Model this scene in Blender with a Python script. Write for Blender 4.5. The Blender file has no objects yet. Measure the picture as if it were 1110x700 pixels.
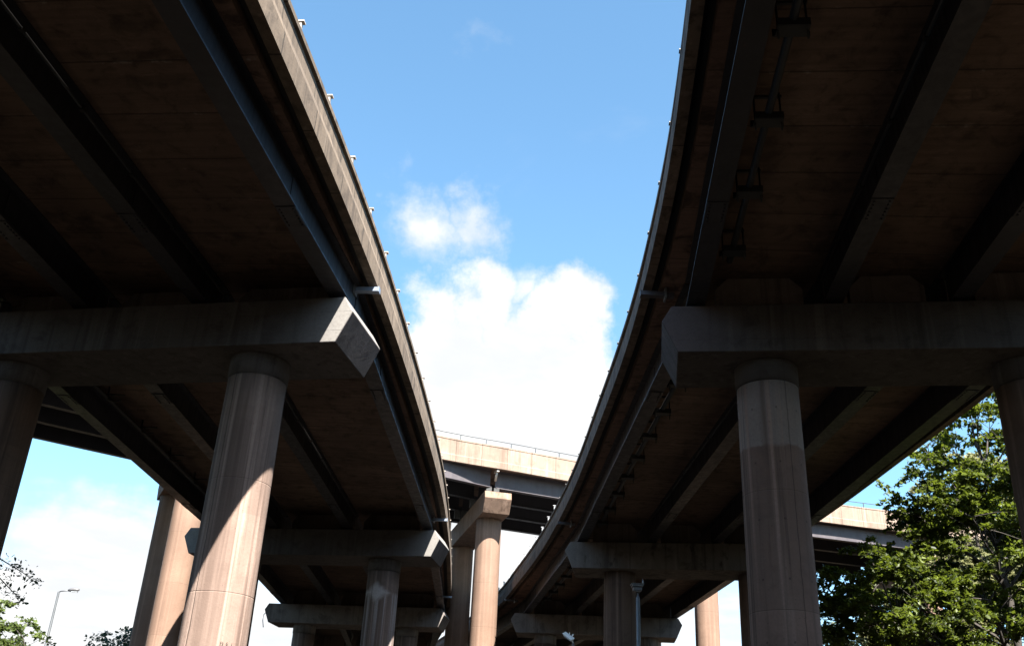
import bpy, bmesh, math, random
import numpy as np
from mathutils import Vector, Matrix

random.seed(7); RNG = np.random.default_rng(11)
sc = bpy.context.scene
COL = sc.collection
EYE = 1.6            # all heights called h below are measured from the eye
R = math.radians

# ------------------------------------------------------------------ camera
cam = bpy.data.cameras.new("camera"); cam.lens = 34.05; cam.sensor_width = 36.0
cam.clip_start = 0.1; cam.clip_end = 4000
co = bpy.data.objects.new("camera", cam); COL.objects.link(co)
m3 = Matrix(((0.9987419, -0.05014604, 0.0), (-0.02197523, -0.43767336, -0.89886546), (0.04507454, 0.89773459, -0.4382247)))
co.matrix_world = Matrix.Translation((0, 0, EYE)) @ m3.to_4x4()
sc.camera = co

# ------------------------------------------------------------------ light
SUN_AZ, SUN_EL = -66.3, 50.3
sv = Vector((math.cos(R(SUN_AZ)) * math.cos(R(SUN_EL)), math.sin(R(SUN_AZ)) * math.cos(R(SUN_EL)), math.sin(R(SUN_EL))))
sl = bpy.data.lights.new("sun", 'SUN'); sl.energy = 5.0; sl.angle = R(0.5); sl.color = (1.0, 0.95, 0.87)
so = bpy.data.objects.new("sun", sl); COL.objects.link(so)
so.rotation_euler = sv.to_track_quat('Z', 'Y').to_euler(); so.location = (0, 0, 60)
vs = sc.view_settings
vs.view_transform = 'Standard'; vs.look = 'None'; vs.gamma = 1.0; vs.use_curve_mapping = False
vs.exposure = 2.8

# ------------------------------------------------------------------ node helpers
class NT:
    def __init__(s, tree): s.t = tree; s.n = tree.nodes; s.l = tree.links
    def new(s, typ, **kw):
        nd = s.n.new(typ)
        for k, v in kw.items(): setattr(nd, k, v)
        return nd
    def link(s, a, b): s.l.new(a, b)
    def val(s, sock, v):
        if hasattr(v, 'is_output') or hasattr(v, 'links'): s.l.new(v, sock)
        else: sock.default_value = v
    def math(s, op, a, b=0.0, c=0.0, clamp=False):
        nd = s.n.new('ShaderNodeMath'); nd.operation = op; nd.use_clamp = clamp
        s.val(nd.inputs[0], a); s.val(nd.inputs[1], b)
        if op in ('MULTIPLY_ADD', 'SMOOTH_MIN', 'COMPARE'): s.val(nd.inputs[2], c)
        return nd.outputs[0]
    def vmul(s, a, v):
        nd = s.n.new('ShaderNodeVectorMath'); nd.operation = 'MULTIPLY'
        s.val(nd.inputs[0], a); s.val(nd.inputs[1], v); return nd.outputs[0]
    def vadd(s, a, v):
        nd = s.n.new('ShaderNodeVectorMath'); nd.operation = 'ADD'
        s.val(nd.inputs[0], a); s.val(nd.inputs[1], v); return nd.outputs[0]
    def noise(s, vec, scale, detail=4.0, rough=0.55, dist=0.0):
        nd = s.n.new('ShaderNodeTexNoise'); s.val(nd.inputs['Vector'], vec)
        nd.inputs['Scale'].default_value = scale; nd.inputs['Detail'].default_value = detail
        nd.inputs['Roughness'].default_value = rough; nd.inputs['Distortion'].default_value = dist
        return nd.outputs['Fac']
    def mapr(s, x, a, b, c=0.0, d=1.0, smooth=True):
        nd = s.n.new('ShaderNodeMapRange'); nd.interpolation_type = 'SMOOTHSTEP' if smooth else 'LINEAR'
        s.val(nd.inputs['Value'], x)
        nd.inputs['From Min'].default_value = a; nd.inputs['From Max'].default_value = b
        nd.inputs['To Min'].default_value = c; nd.inputs['To Max'].default_value = d
        return nd.outputs[0]
    def mix(s, fac, a, b, blend='MIX'):
        nd = s.n.new('ShaderNodeMix'); nd.data_type = 'RGBA'; nd.blend_type = blend
        s.val(nd.inputs[0], fac)
        for sock, v in ((nd.inputs[6], a), (nd.inputs[7], b)):
            if isinstance(v, tuple): sock.default_value = (*v, 1.0)
            else: s.l.new(v, sock)
        return nd.outputs[2]
    def sep(s, v):
        nd = s.n.new('ShaderNodeSeparateXYZ'); s.l.new(v, nd.inputs[0]); return nd.outputs
    def comb(s, x, y, z):
        nd = s.n.new('ShaderNodeCombineXYZ')
        for i, v in enumerate((x, y, z)): s.val(nd.inputs[i], v)
        return nd.outputs[0]

def newmat(name):
    m = bpy.data.materials.new(name); m.use_nodes = True
    t = NT(m.node_tree); b = t.n['Principled BSDF']
    return m, t, b

def line_mask(t, x, period, width, offset=0.0):
    """1 on thin lines every `period` along x"""
    f = t.math('FRACT', t.math('DIVIDE', t.math('ADD', x, offset), period))
    d = t.math('ABSOLUTE', t.math('SUBTRACT', f, 0.5))
    return t.mapr(d, 0.5 - width / period, 0.5, 0.0, 1.0)

def pz0(t, pos): return t.sep(pos)[0]

def concrete(name, base, dirt, streak=0.5, stain=0.5, joints=None, seams=None, boards=None, rough=0.88, band=None, soot=None, grain=1.0, run=None, patch=None, end_light=None, form=False, lifts=0.0, bands=0.0, holes=0.12):
    """weathered cast concrete. UV.x = metres along, UV.y = metres up/around."""
    m, t, b = newmat(name)
    pos = t.new('ShaderNodeNewGeometry').outputs['Position']
    uv = t.new('ShaderNodeUVMap').outputs[0]
    u, v, _ = t.sep(uv)
    big = t.noise(pos, 0.35, 5, 0.6); mid = t.noise(pos, 1.7, 6, 0.62, 0.4); fine = t.noise(pos, 14.0, 4, 0.65)
    col = t.mix(t.mapr(big, 0.3, 0.7), tuple(c * 0.82 for c in base), tuple(min(1, c * 1.15) for c in base))
    col = t.mix(t.math('MULTIPLY', t.mapr(mid, 0.48, 0.72), stain), col, dirt)
    # vertical run marks
    sv_ = t.noise(t.vmul(pos, (3.2, 3.2, 0.10)), 1.0, 5, 0.65)
    col = t.mix(t.math('MULTIPLY', t.mapr(sv_, 0.5, 0.68), streak), col, dirt)
    pale = t.noise(t.vmul(pos, (2.1, 2.1, 0.07)), 1.6, 4, 0.6)
    col = t.mix(t.math('MULTIPLY', t.mapr(pale, 0.55, 0.72), streak * 0.85), col, tuple(min(1, c * 1.45 + 0.02) for c in base))
    if band:      # (edge height, colour)  cleaner cast above an old water line
        edge = t.math('ADD', v, t.math('MULTIPLY', t.noise(pos, 2.5, 3), 0.25))
        col = t.mix(t.math('MULTIPLY', t.mapr(edge, band[0] - 0.05, band[0] + 0.06), band[2]), col, band[1])
    if form:      # print of the rough shutter boards, running across the deck
        fs = t.noise(t.comb(t.math('MULTIPLY', u, 5.5), t.math('MULTIPLY', v, .22), 0.0), 1.0, 4, .6)
        col = t.mix(t.math('MULTIPLY', t.mapr(fs, .42, .66), .36), col, dirt)
        fl = t.noise(t.comb(t.math('MULTIPLY', u, 2.3), t.math('MULTIPLY', v, .5), 3.0), 1.0, 5, .7)
        col = t.mix(t.math('MULTIPLY', t.mapr(fl, .56, .72), .5), col, tuple(c * 1.7 for c in base))
        lj = t.math('MULTIPLY', line_mask(t, u, 1.7, 0.09), t.mapr(t.noise(pos, 2.2, 5, .7), .56, .68))
        col = t.mix(t.math('MULTIPLY', lj, .6), col, (0.30, 0.26, 0.23))
    if lifts:     # each pour a slightly different tone, tie holes in rows
        wl = t.new('ShaderNodeTexWhiteNoise'); wl.noise_dimensions = '1D'; t.link(t.math('FLOOR', t.math('DIVIDE', t.math('ADD', v, t.math('MULTIPLY', t.math('FLOOR', t.math('DIVIDE', pz0(t, pos), 9.0)), 31.0)), lifts)), wl.inputs['W'])
        col = t.mix(t.math('MULTIPLY', wl.outputs[0], .35), col, dirt)
        hu = t.math('SUBTRACT', t.math('FRACT', t.math('DIVIDE', u, .628)), .5); hv = t.math('SUBTRACT', t.math('FRACT', t.math('DIVIDE', v, 1.45)), .5)
        hd = t.math('SQRT', t.math('ADD', t.math('POWER', t.math('MULTIPLY', hu, .628), 2.0), t.math('POWER', t.math('MULTIPLY', hv, 1.45), 2.0)))
        hm = t.mapr(hd, .035, .02)
        col = t.mix(t.math('MULTIPLY', hm, holes), col, tuple(c * .2 for c in dirt))
    if bands:     # broad rain runs down the shaft, some dark, some limey
        bw = t.noise(t.comb(t.math('MULTIPLY', u, 1.9), t.math('MULTIPLY', v, .035), t.math('MULTIPLY', t.math('FLOOR', t.math('DIVIDE', pz0(t, pos), 5.0)), 7.7)), 1.0, 5, .62)
        col = t.mix(t.math('MULTIPLY', t.mapr(bw, .50, .64), bands), col, dirt)
        bl2 = t.noise(t.comb(t.math('MULTIPLY', u, 3.4), t.math('MULTIPLY', v, .03), 9.0), 1.0, 4, .6)
        col = t.mix(t.math('MULTIPLY', t.mapr(bl2, .56, .66), bands * .8), col, tuple(min(1, c * 1.5 + .01) for c in base))
    if end_light:      # light on the crosshead ends painted into their colour (half length, lit colour)
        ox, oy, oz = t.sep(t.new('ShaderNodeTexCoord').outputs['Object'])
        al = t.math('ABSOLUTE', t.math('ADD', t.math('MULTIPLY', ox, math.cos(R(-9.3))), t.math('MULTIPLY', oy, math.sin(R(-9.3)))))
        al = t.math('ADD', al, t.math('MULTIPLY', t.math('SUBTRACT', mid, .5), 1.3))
        wm = t.mapr(al, end_light[0] - 2.6, end_light[0] + .1)
        nz_ = t.sep(t.new('ShaderNodeNewGeometry').outputs['True Normal'])[2]      # faces that look down stay dark, shade kept in the colour
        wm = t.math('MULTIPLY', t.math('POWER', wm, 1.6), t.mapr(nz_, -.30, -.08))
        col = t.mix(t.math('MULTIPLY', wm, .92), col, t.mix(t.mapr(mid, .35, .75), end_light[1], tuple(c * .8 for c in end_light[1])))
    if patch:     # one scrubbed pale patch (world height, half height, x) with runs below it
        px, py, pz = t.sep(pos); nz = t.math('MULTIPLY', t.math('SUBTRACT', mid, .5), .9)
        e = t.math('ADD', t.math('ABSOLUTE', t.math('DIVIDE', t.math('SUBTRACT', pz, patch[0]), patch[1])), t.math('ABSOLUTE', t.math('DIVIDE', t.math('SUBTRACT', px, patch[2]), .62)))
        pm = t.mapr(t.math('ADD', e, nz), 1.5, .55)
        rn = t.math('MULTIPLY', t.mapr(t.noise(t.vmul(pos, (6, 6, .05)), 1.2, 3), .5, .62), t.mapr(t.math('SUBTRACT', patch[0], pz), 5.0, .1))
        rn = t.math('MULTIPLY', rn, t.mapr(t.math('SUBTRACT', patch[0], pz), -.1, .1))
        col = t.mix(t.math('MAXIMUM', t.math('MULTIPLY', pm, .8), t.math('MULTIPLY', rn, .45)), col, (0.40, 0.37, 0.37))
    bumpsrc = t.math('ADD', t.math('MULTIPLY', fine, 0.5), t.math('MULTIPLY', mid, 0.8))
    if joints:    # (period, width) across u
        wob = t.math('MULTIPLY', t.noise(pos, 3.0, 2), 0.05)
        jm = line_mask(t, t.math('ADD', u, wob), joints[0], joints[1])
        col = t.mix(t.math('MULTIPLY', jm, joints[2] if len(joints) > 2 else 0.8), col, tuple(c * 0.25 for c in dirt))
        bumpsrc = t.math('SUBTRACT', bumpsrc, jm)
    if seams:     # joints across v
        sm = line_mask(t, v, seams[0], seams[1], seams[2] if len(seams) > 2 else 0.0)
        col = t.mix(t.math('MULTIPLY', sm, 0.16), col, tuple(c * 0.4 for c in dirt))
        bumpsrc = t.math('SUBTRACT', bumpsrc, sm)
    if boards:    # faint tone change from one shutter board to the next
        axis = u if boards[1] == 'u' else v
        cell = t.math('FLOOR', t.math('DIVIDE', axis, boards[0]))
        wn = t.new('ShaderNodeTexWhiteNoise'); wn.noise_dimensions = '1D'; t.link(cell, wn.inputs['W'])
        col = t.mix(t.math('MULTIPLY', wn.outputs[0], boards[2]), col, dirt)
        bl = line_mask(t, axis, boards[0], 0.012)
        col = t.mix(t.math('MULTIPLY', bl, 0.35), col, tuple(c * 0.5 for c in dirt))
    if soot:      # patches of black crust
        sm = t.mapr(t.noise(t.vmul(pos, (1, 1, 0.6)), soot[0], 6, 0.68, 0.8), 0.52, 0.66)
        col = t.mix(t.math('MULTIPLY', sm, soot[1]), col, tuple(c * 0.35 for c in dirt))
    if run:       # pale lime run-off from cracks
        lm = t.mapr(t.noise(t.vmul(pos, (1.3, 1.3, 1.3)), run[0], 7, 0.75, 1.2), 0.64, 0.74)
        col = t.mix(t.math('MULTIPLY', lm, run[1]), col, (0.42, 0.38, 0.34))
    pits = t.mapr(t.noise(pos, 26.0, 2, 0.5), 0.68, 0.74)
    col = t.mix(t.math('MULTIPLY', pits, 0.55), col, tuple(c * 0.5 for c in dirt))
    col = t.mix(t.math('MULTIPLY', t.mapr(fine, 0.3, 0.75), 0.28 * grain), col, tuple(c * 0.55 for c in base))
    t.link(col, b.inputs['Base Color']); b.inputs['Roughness'].default_value = rough
    b.inputs['Specular IOR Level'].default_value = 0.25
    bp = t.new('ShaderNodeBump'); bp.inputs['Strength'].default_value = 0.45; bp.inputs['Distance'].default_value = 0.02
    t.link(bumpsrc, bp.inputs['Height']); t.link(bp.outputs[0], b.inputs['Normal'])
    return m

def steel(name, base, rust=0.25, rough=0.45):
    m, t, b = newmat(name)
    pos = t.new('ShaderNodeNewGeometry').outputs['Position']
    n1 = t.noise(pos, 0.8, 5, 0.6); n2 = t.noise(t.vmul(pos, (1.5, 1.5, 0.25)), 3.0, 5, 0.7)
    col = t.mix(t.mapr(n1, 0.3, 0.7), tuple(c * 0.8 for c in base), tuple(c * 1.2 for c in base))
    col = t.mix(t.math('MULTIPLY', t.mapr(n2, 0.6, 0.75), rust), col, (0.075, 0.045, 0.03))
    t.link(col, b.inputs['Base Color']); b.inputs['Roughness'].default_value = rough
    t.link(t.mapr(n2, 0.2, 0.8, rough - 0.08, rough + 0.25), b.inputs['Roughness'])
    b.inputs['Specular IOR Level'].default_value = 0.4
    return m

def plain(name, base, rough=0.6, metal=0.0):
    m, t, b = newmat(name)
    pos = t.new('ShaderNodeNewGeometry').outputs['Position']
    n = t.noise(pos, 6.0, 4, 0.6)
    t.link(t.mix(n, tuple(c * 0.75 for c in base), tuple(min(1, c * 1.2) for c in base)), b.inputs['Base Color'])
    b.inputs['Roughness'].default_value = rough; b.inputs['Metallic'].default_value = metal
    return m

def leafmat(name, dark, light, trans=0.45):
    m, t, b = newmat(name)
    pos = t.new('ShaderNodeNewGeometry')
    rnd = pos.outputs['Random Per Island']
    n = t.noise(pos.outputs['Position'], 0.9, 3, 0.6)
    f = t.math('ADD', t.math('MULTIPLY', t.math('POWER', rnd, 1.8), 0.6), t.math('MULTIPLY', t.mapr(n, 0.35, 0.65), 0.4))
    col = t.mix(f, dark, light)
    t.link(col, b.inputs['Base Color']); b.inputs['Roughness'].default_value = 0.5
    b.inputs['Specular IOR Level'].default_value = 0.35
    tr = t.new('ShaderNodeBsdfTranslucent'); t.link(t.mix(0.5, col, light), tr.inputs['Color'])
    mx = t.new('ShaderNodeMixShader'); mx.inputs[0].default_value = trans
    out = t.n['Material Output']
    t.link(b.outputs[0], mx.inputs[1]); t.link(tr.outputs[0], mx.inputs[2]); t.link(mx.outputs[0], out.inputs['Surface'])
    return m

M = {}
M['soffit'] = concrete("soffit_concrete", (0.145, 0.096, 0.072), (0.040, 0.026, 0.019), 0.0, 0.8, joints=(1.7, 0.03, 0.75), boards=(1.7, "u", 0.42), soot=(1.1, 0.45), run=(1.0, 0.22), form=True)
M['overhang'] = concrete("overhang_concrete", (0.165, 0.100, 0.074), (0.042, 0.027, 0.020), 0.0, 0.9, joints=(2.5, 0.025, 0.7), soot=(0.9, 0.75), run=(0.8, 0.8), form=True)
M['recess'] = plain("recess_black", (0.012, 0.010, 0.009), 0.95)  # flat near black, for the recess strip and the stencil letters
M['parapet'] = concrete("parapet_concrete", (0.142, 0.108, 0.079), (0.047, 0.036, 0.028), 0.75, 0.75, joints=(2.5, 0.04, 0.9), soot=(1.2, 0.5), boards=(2.5, "u", 0.3))
M['parapet_shade'] = concrete("parapet_concrete_shade", (0.140, 0.104, 0.080), (0.040, 0.030, 0.024), 0.8, 0.8, joints=(2.5, 0.03, 0.9), soot=(1.0, 0.55), boards=(2.5, "u", 0.3))  # darker copy of the parapet concrete, right deck's shade put into its colour
M['parapet_clean'] = concrete("parapet_buff", (0.192, 0.146, 0.116), (0.1, 0.070, 0.053), 0.75, 0.55, joints=(1.98, 0.035, 0.8), boards=(1.98, "u", 0.3))
M['cap'] = concrete("cap_concrete", (0.066, 0.059, 0.058), (0.024, 0.02, 0.019), 0.55, 0.7, seams=(0.558, 0.010, 0.246), grain=0.8, end_light=(6.65, (0.172, 0.163, 0.153)))
M['cap_short'] = concrete("cap_concrete_shaded", (0.05, 0.044, 0.042), (0.019, 0.016, 0.015), 0.6, 0.75, seams=(0.558, 0.010, 0.246), grain=0.8, end_light=(5.8, (0.105, 0.078, 0.074)))
M['cap_worn'] = concrete("cap_concrete_worn", (0.105, 0.09, 0.08), (0.032, 0.026, 0.022), 0.75, 0.7, soot=(0.9, 0.8), end_light=(6.1, (0.17, 0.15, 0.135)))
M['cap_lit'] = concrete("cap_concrete_lit", (0.16, 0.142, 0.132), (0.058, 0.047, 0.042), 0.65, 0.55, soot=(0.9, 0.5))  # paler copy of the cap concrete, stronger light on far caps in its colour
M['cap_buff'] = concrete("cap_buff", (0.165, 0.108, 0.078), (0.066, 0.04, 0.028), 0.8, 0.6, soot=(1.2, 0.4))
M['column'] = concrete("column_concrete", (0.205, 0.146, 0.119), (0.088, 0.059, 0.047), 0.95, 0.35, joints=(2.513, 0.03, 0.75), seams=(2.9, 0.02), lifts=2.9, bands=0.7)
M['column_patch'] = concrete("column_concrete_patched", (0.16, 0.114, 0.096), (0.075, 0.051, 0.042), 0.95, 0.35, joints=(2.513, 0.03, 0.75), seams=(2.9, 0.02), lifts=2.9, bands=0.7, patch=(10.55, .42, -6.15))
M['column_band'] = concrete("column_concrete_banded", (0.158, 0.096, 0.072), (0.062, 0.038, 0.028), 0.95, 0.35, joints=(1.26, 0.025, 0.6), seams=(2.9, 0.02), band=(10.0, (0.225, 0.180, 0.157), 0.85), lifts=2.9, bands=0.7, holes=.5)
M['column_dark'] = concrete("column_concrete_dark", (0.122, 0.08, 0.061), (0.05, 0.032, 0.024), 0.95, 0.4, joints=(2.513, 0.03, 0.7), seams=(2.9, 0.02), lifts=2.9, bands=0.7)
M['column_buff'] = concrete("column_buff", (0.168, 0.108, 0.078), (0.105, 0.063, 0.044), 0.5, 0.3, joints=(2.42, 0.02, 0.35), seams=(3.0, 0.018), lifts=3.0, bands=0.4)
M['diaphragm'] = concrete("diaphragm_concrete", (0.16, 0.125, 0.108), (0.06, 0.046, 0.038), 0.7, 0.5)
M['girder'] = steel("girder_paint", (0.018, 0.017, 0.021), 0.5)
M['girder_grey'] = steel("girder_paint_grey", (0.050, 0.043, 0.048), 0.55)
M['asphalt'] = plain("asphalt", (0.035, 0.035, 0.036), 0.9)
M['galv'] = plain("galvanised_steel", (0.24, 0.24, 0.245), 0.45, 0.6)
M['pale_steel'] = plain("pale_painted_steel", (0.32, 0.28, 0.24), 0.5)
M['post_dull'] = plain("dull_post_steel", (0.07, 0.065, 0.06), 0.6)
M['zinc'] = plain("zinc_sheet", (0.16, 0.19, 0.24), 0.4, 0.2)
M['pipe'] = plain("pipe_steel", (0.015, 0.014, 0.014), 0.55)
M['bracket'] = plain("bracket_steel", (0.008, 0.008, 0.008), 0.6)
M['pole'] = plain("pole_paint", (0.05, 0.055, 0.06), 0.45, 0.3)
M['lamp_head'] = plain("lamp_head_grey", (0.075, 0.075, 0.08), 0.5)
M['white'] = plain("white_housing", (0.72, 0.71, 0.68), 0.5)
M['lens'] = plain("lens_glass", (0.30, 0.32, 0.34), 0.15)
M['bearing'] = plain("bearing_rubber", (0.03, 0.03, 0.03), 0.8)
M['bark'] = plain("bark", (0.022, 0.017, 0.013), 0.9)
M['leaf_dark'] = leafmat("leaf_deep_green", (0.004, 0.012, 0.002), (0.105, 0.135, 0.012), 0.5)
M['leaf_pale'] = leafmat("leaf_pale_green", (0.079, 0.092, 0.033), (0.224, 0.218, 0.099), 0.45)
M['leaf_mid'] = leafmat("leaf_mid_green", (0.023, 0.043, 0.010), (0.112, 0.145, 0.033), 0.45)
M['block_leaf_dark'] = leafmat("sky_block_leaf", (0.006, 0.008, 0.004), (0.018, 0.020, 0.009), 0.1)  # very dark leaves of the added sky blocking banks, to cut bounced sunlight
M['leaf_blue'] = leafmat("leaf_blue_green", (0.020, 0.040, 0.023), (0.066, 0.099, 0.053), 0.4)

# ------------------------------------------------------------------ object helpers
def tag(o, label=None, cat=None, group=None, kind=None):
    if label: o['label'] = label
    if cat: o['category'] = cat
    if group: o['group'] = group
    if kind: o['kind'] = kind
    return o

def thing(name, loc, label, cat, group=None):
    o = bpy.data.objects.new(name, None); COL.objects.link(o); o.location = loc
    o.empty_display_size = 0.5
    return tag(o, label, cat, group)

class MB:
    """collects faces in world coordinates, with uv per corner"""
    def __init__(s): s.v = []; s.f = []; s.uv = []; s.smooth = []
    def face(s, pts, uvs=None, smooth=False):
        i = len(s.v); s.v += [tuple(p) for p in pts]; s.f.append(list(range(i, i + len(pts))))
        s.uv.append(uvs if uvs else [(p[0], p[2]) for p in pts]); s.smooth.append(smooth)
    def box(s, c, size, yaw=0.0, mat=None):
        hx, hy, hz = (d / 2 for d in size)
        Mx = Matrix.Translation(c) @ (mat if mat else Matrix.Rotation(yaw, 4, 'Z'))
        P = [Mx @ Vector((sx * hx, sy * hy, sz * hz)) for sx in (-1, 1) for sy in (-1, 1) for sz in (-1, 1)]
        for q in ((0, 1, 3, 2), (4, 6, 7, 5), (0, 4, 5, 1), (2, 3, 7, 6), (0, 2, 6, 4), (1, 5, 7, 3)):
            s.face([P[i] for i in q])
    def prism(s, poly, axis_o, ax, ay, az, d0, d1):
        """poly (a,b) in the plane ax,az at axis_o, extruded along ay from d0 to d1"""
        A = [axis_o + ax * a + az * b + ay * d0 for a, b in poly]; B = [axis_o + ax * a + az * b + ay * d1 for a, b in poly]
        n = len(poly)
        s.face(A, [p for p in poly]); s.face(B[::-1], [p for p in poly][::-1])
        for i in range(n):
            j = (i + 1) % n
            s.face([A[j], A[i], B[i], B[j]], [(poly[j][0], poly[j][1]), (poly[i][0], poly[i][1]), (poly[i][0] + .01, poly[i][1] + (d1 - d0)), (poly[j][0] + .01, poly[j][1] + (d1 - d0))])
    def tube(s, pts, r, n=8, cap=True):
        pts = [Vector(p) for p in pts]; rings = []
        rr = r if isinstance(r, (list, tuple)) else [r] * len(pts)
        L = 0
        for i, p in enumerate(pts):
            d = (pts[min(i + 1, len(pts) - 1)] - pts[max(i - 1, 0)]).normalized()
            a = d.cross(Vector((0, 0, 1)))
            if a.length < 1e-3: a = Vector((1, 0, 0))
            a.normalize(); bb = a.cross(d)
            rings.append([p + (a * math.cos(2 * math.pi * k / n) + bb * math.sin(2 * math.pi * k / n)) * rr[i] for k in range(n)])
        for i in range(len(rings) - 1):
            for k in range(n):
                j = (k + 1) % n
                s.face([rings[i][k], rings[i][j], rings[i + 1][j], rings[i + 1][k]], None, True)
        if cap: s.face(rings[0][::-1]); s.face(rings[-1])
    def lathe(s, c, prof, n=48, a0=0.0):
        """prof: (radius, z) rings; UV = (arc metres at r~0.8, z)"""
        rings = [[Vector((c[0] + r * math.cos(a0 + 2 * math.pi * k / n), c[1] + r * math.sin(a0 + 2 * math.pi * k / n), z)) for k in range(n)] for r, z in prof]
        for i in range(len(prof) - 1):
            for k in range(n):
                j = (k + 1) % n
                u0, u1 = k / n * 5.026, (k + 1) / n * 5.026
                s.face([rings[i][k], rings[i][j], rings[i + 1][j], rings[i + 1][k]], [(u0, prof[i][1]), (u1, prof[i][1]), (u1, prof[i + 1][1]), (u0, prof[i + 1][1])], True)
        s.face(rings[-1]); s.face(rings[0][::-1])
    def build(s, name, mat, parent=None, bevel=0.0, weld=True):
        me = bpy.data.meshes.new(name)
        off = Vector(parent_world(parent)) if parent else Vector((0, 0, 0))
        me.from_pydata([(x - off.x, y - off.y, z - off.z) for x, y, z in s.v], [], s.f)
        uvl = me.uv_layers.new(name="UVMap")
        flat = [c for f in s.uv for uvc in f for c in uvc]
        uvl.data.foreach_set('uv', flat)
        me.polygons.foreach_set('use_smooth', s.smooth)
        me.materials.append(mat)
        if weld:
            bm = bmesh.new(); bm.from_mesh(me)
            bmesh.ops.remove_doubles(bm, verts=bm.verts, dist=0.0004)
            bmesh.ops.recalc_face_normals(bm, faces=bm.faces)
            bm.to_mesh(me); bm.free()
        me.update()
        o = bpy.data.objects.new(name, me); COL.objects.link(o)
        if parent: o.parent = parent
        if bevel:
            bv = o.modifiers.new("bevel", 'BEVEL'); bv.width = bevel; bv.segments = 2; bv.limit_method = 'ANGLE'; bv.angle_limit = R(35)
        return o

def parent_world(p):
    v = Vector((0, 0, 0))
    while p: v += p.location; p = p.parent
    return v

def spline(pts, step=1.0):
    """Catmull-Rom through (x,y) points, resampled at ~step metres"""
    P = [Vector((x, y, 0)) for x, y in pts]
    P = [P[0] * 2 - P[1]] + P + [P[-1] * 2 - P[-2]]
    out = []
    for i in range(1, len(P) - 2):
        p0, p1, p2, p3 = P[i - 1:i + 3]
        n = max(2, int((p2 - p1).length / 0.25))
        for k in range(n):
            t = k / n
            out.append(0.5 * ((2 * p1) + (p2 - p0) * t + (2 * p0 - 5 * p1 + 4 * p2 - p3) * t * t + (3 * p1 - p0 - 3 * p2 + p3) * t ** 3))
    out.append(P[-2])
    # smooth a little, then resample
    for _ in range(60):
        out = [out[0]] + [(out[i - 1] + out[i] * 2 + out[i + 1]) / 4 for i in range(1, len(out) - 1)] + [out[-1]]
    S = [0.0]
    for a, b in zip(out, out[1:]): S.append(S[-1] + (b - a).length)
    L = S[-1]; n = int(L / step); res = []; j = 0
    for k in range(n + 1):
        d = L * k / n
        while j < len(S) - 2 and S[j + 1] < d: j += 1
        f = (d - S[j]) / max(1e-9, S[j + 1] - S[j]); res.append(out[j].lerp(out[j + 1], min(1, max(0, f))))
    return res, L / n

class Line:
    """a plan curve with an inward normal (side = +1: to the left of travel)"""
    def __init__(s, pts, side, step=1.0):
        s.p, s.step = spline(pts, step); s.nrm = []
        for i in range(len(s.p)):
            d = (s.p[min(i + 1, len(s.p) - 1)] - s.p[max(i - 1, 0)]).normalized()
            s.nrm.append(Vector((-d.y, d.x, 0)) * side)
    def at(s, dist, u=0.0, z=0.0):
        f = dist / s.step; i = min(len(s.p) - 2, max(0, int(f))); f -= i
        p = s.p[i].lerp(s.p[i + 1], f); n = s.nrm[i].lerp(s.nrm[i + 1], f).normalized()
        return Vector((p.x, p.y, 0)) + n * u + Vector((0, 0, z)), n
    def length(s): return s.step * (len(s.p) - 1)
    def find_y(s, y):
        for i, (a, b) in enumerate(zip(s.p, s.p[1:])):
            if a.y <= y <= b.y: return s.step * (i + (y - a.y) / max(1e-6, b.y - a.y))
        return None
    def sweep(s, mb, prof, i0=0, i1=None, closed=True):
        """prof [(u,z)] swept along; UV = (arc length, distance round the profile)"""
        i1 = len(s.p) - 1 if i1 is None else i1
        n = len(prof); per = [0]
        for a, b in zip(prof, prof[1:] + prof[:1]): per.append(per[-1] + math.hypot(b[0] - a[0], b[1] - a[1]))
        ring = lambda i: [s.p[i] + s.nrm[i] * u + Vector((0, 0, z)) for u, z in prof]
        prev = ring(i0)
        first = prev
        for i in range(i0, i1):
            cur = ring(i + 1)
            for k in range(n if closed else n - 1):
                j = (k + 1) % n
                mb.face([prev[k], prev[j], cur[j], cur[k]], [(i * s.step, per[k]), (i * s.step, per[k + 1]), ((i + 1) * s.step, per[k + 1]), ((i + 1) * s.step, per[k])])
            prev = cur
        if closed: mb.face(first[::-1]); mb.face(prev)

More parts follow.
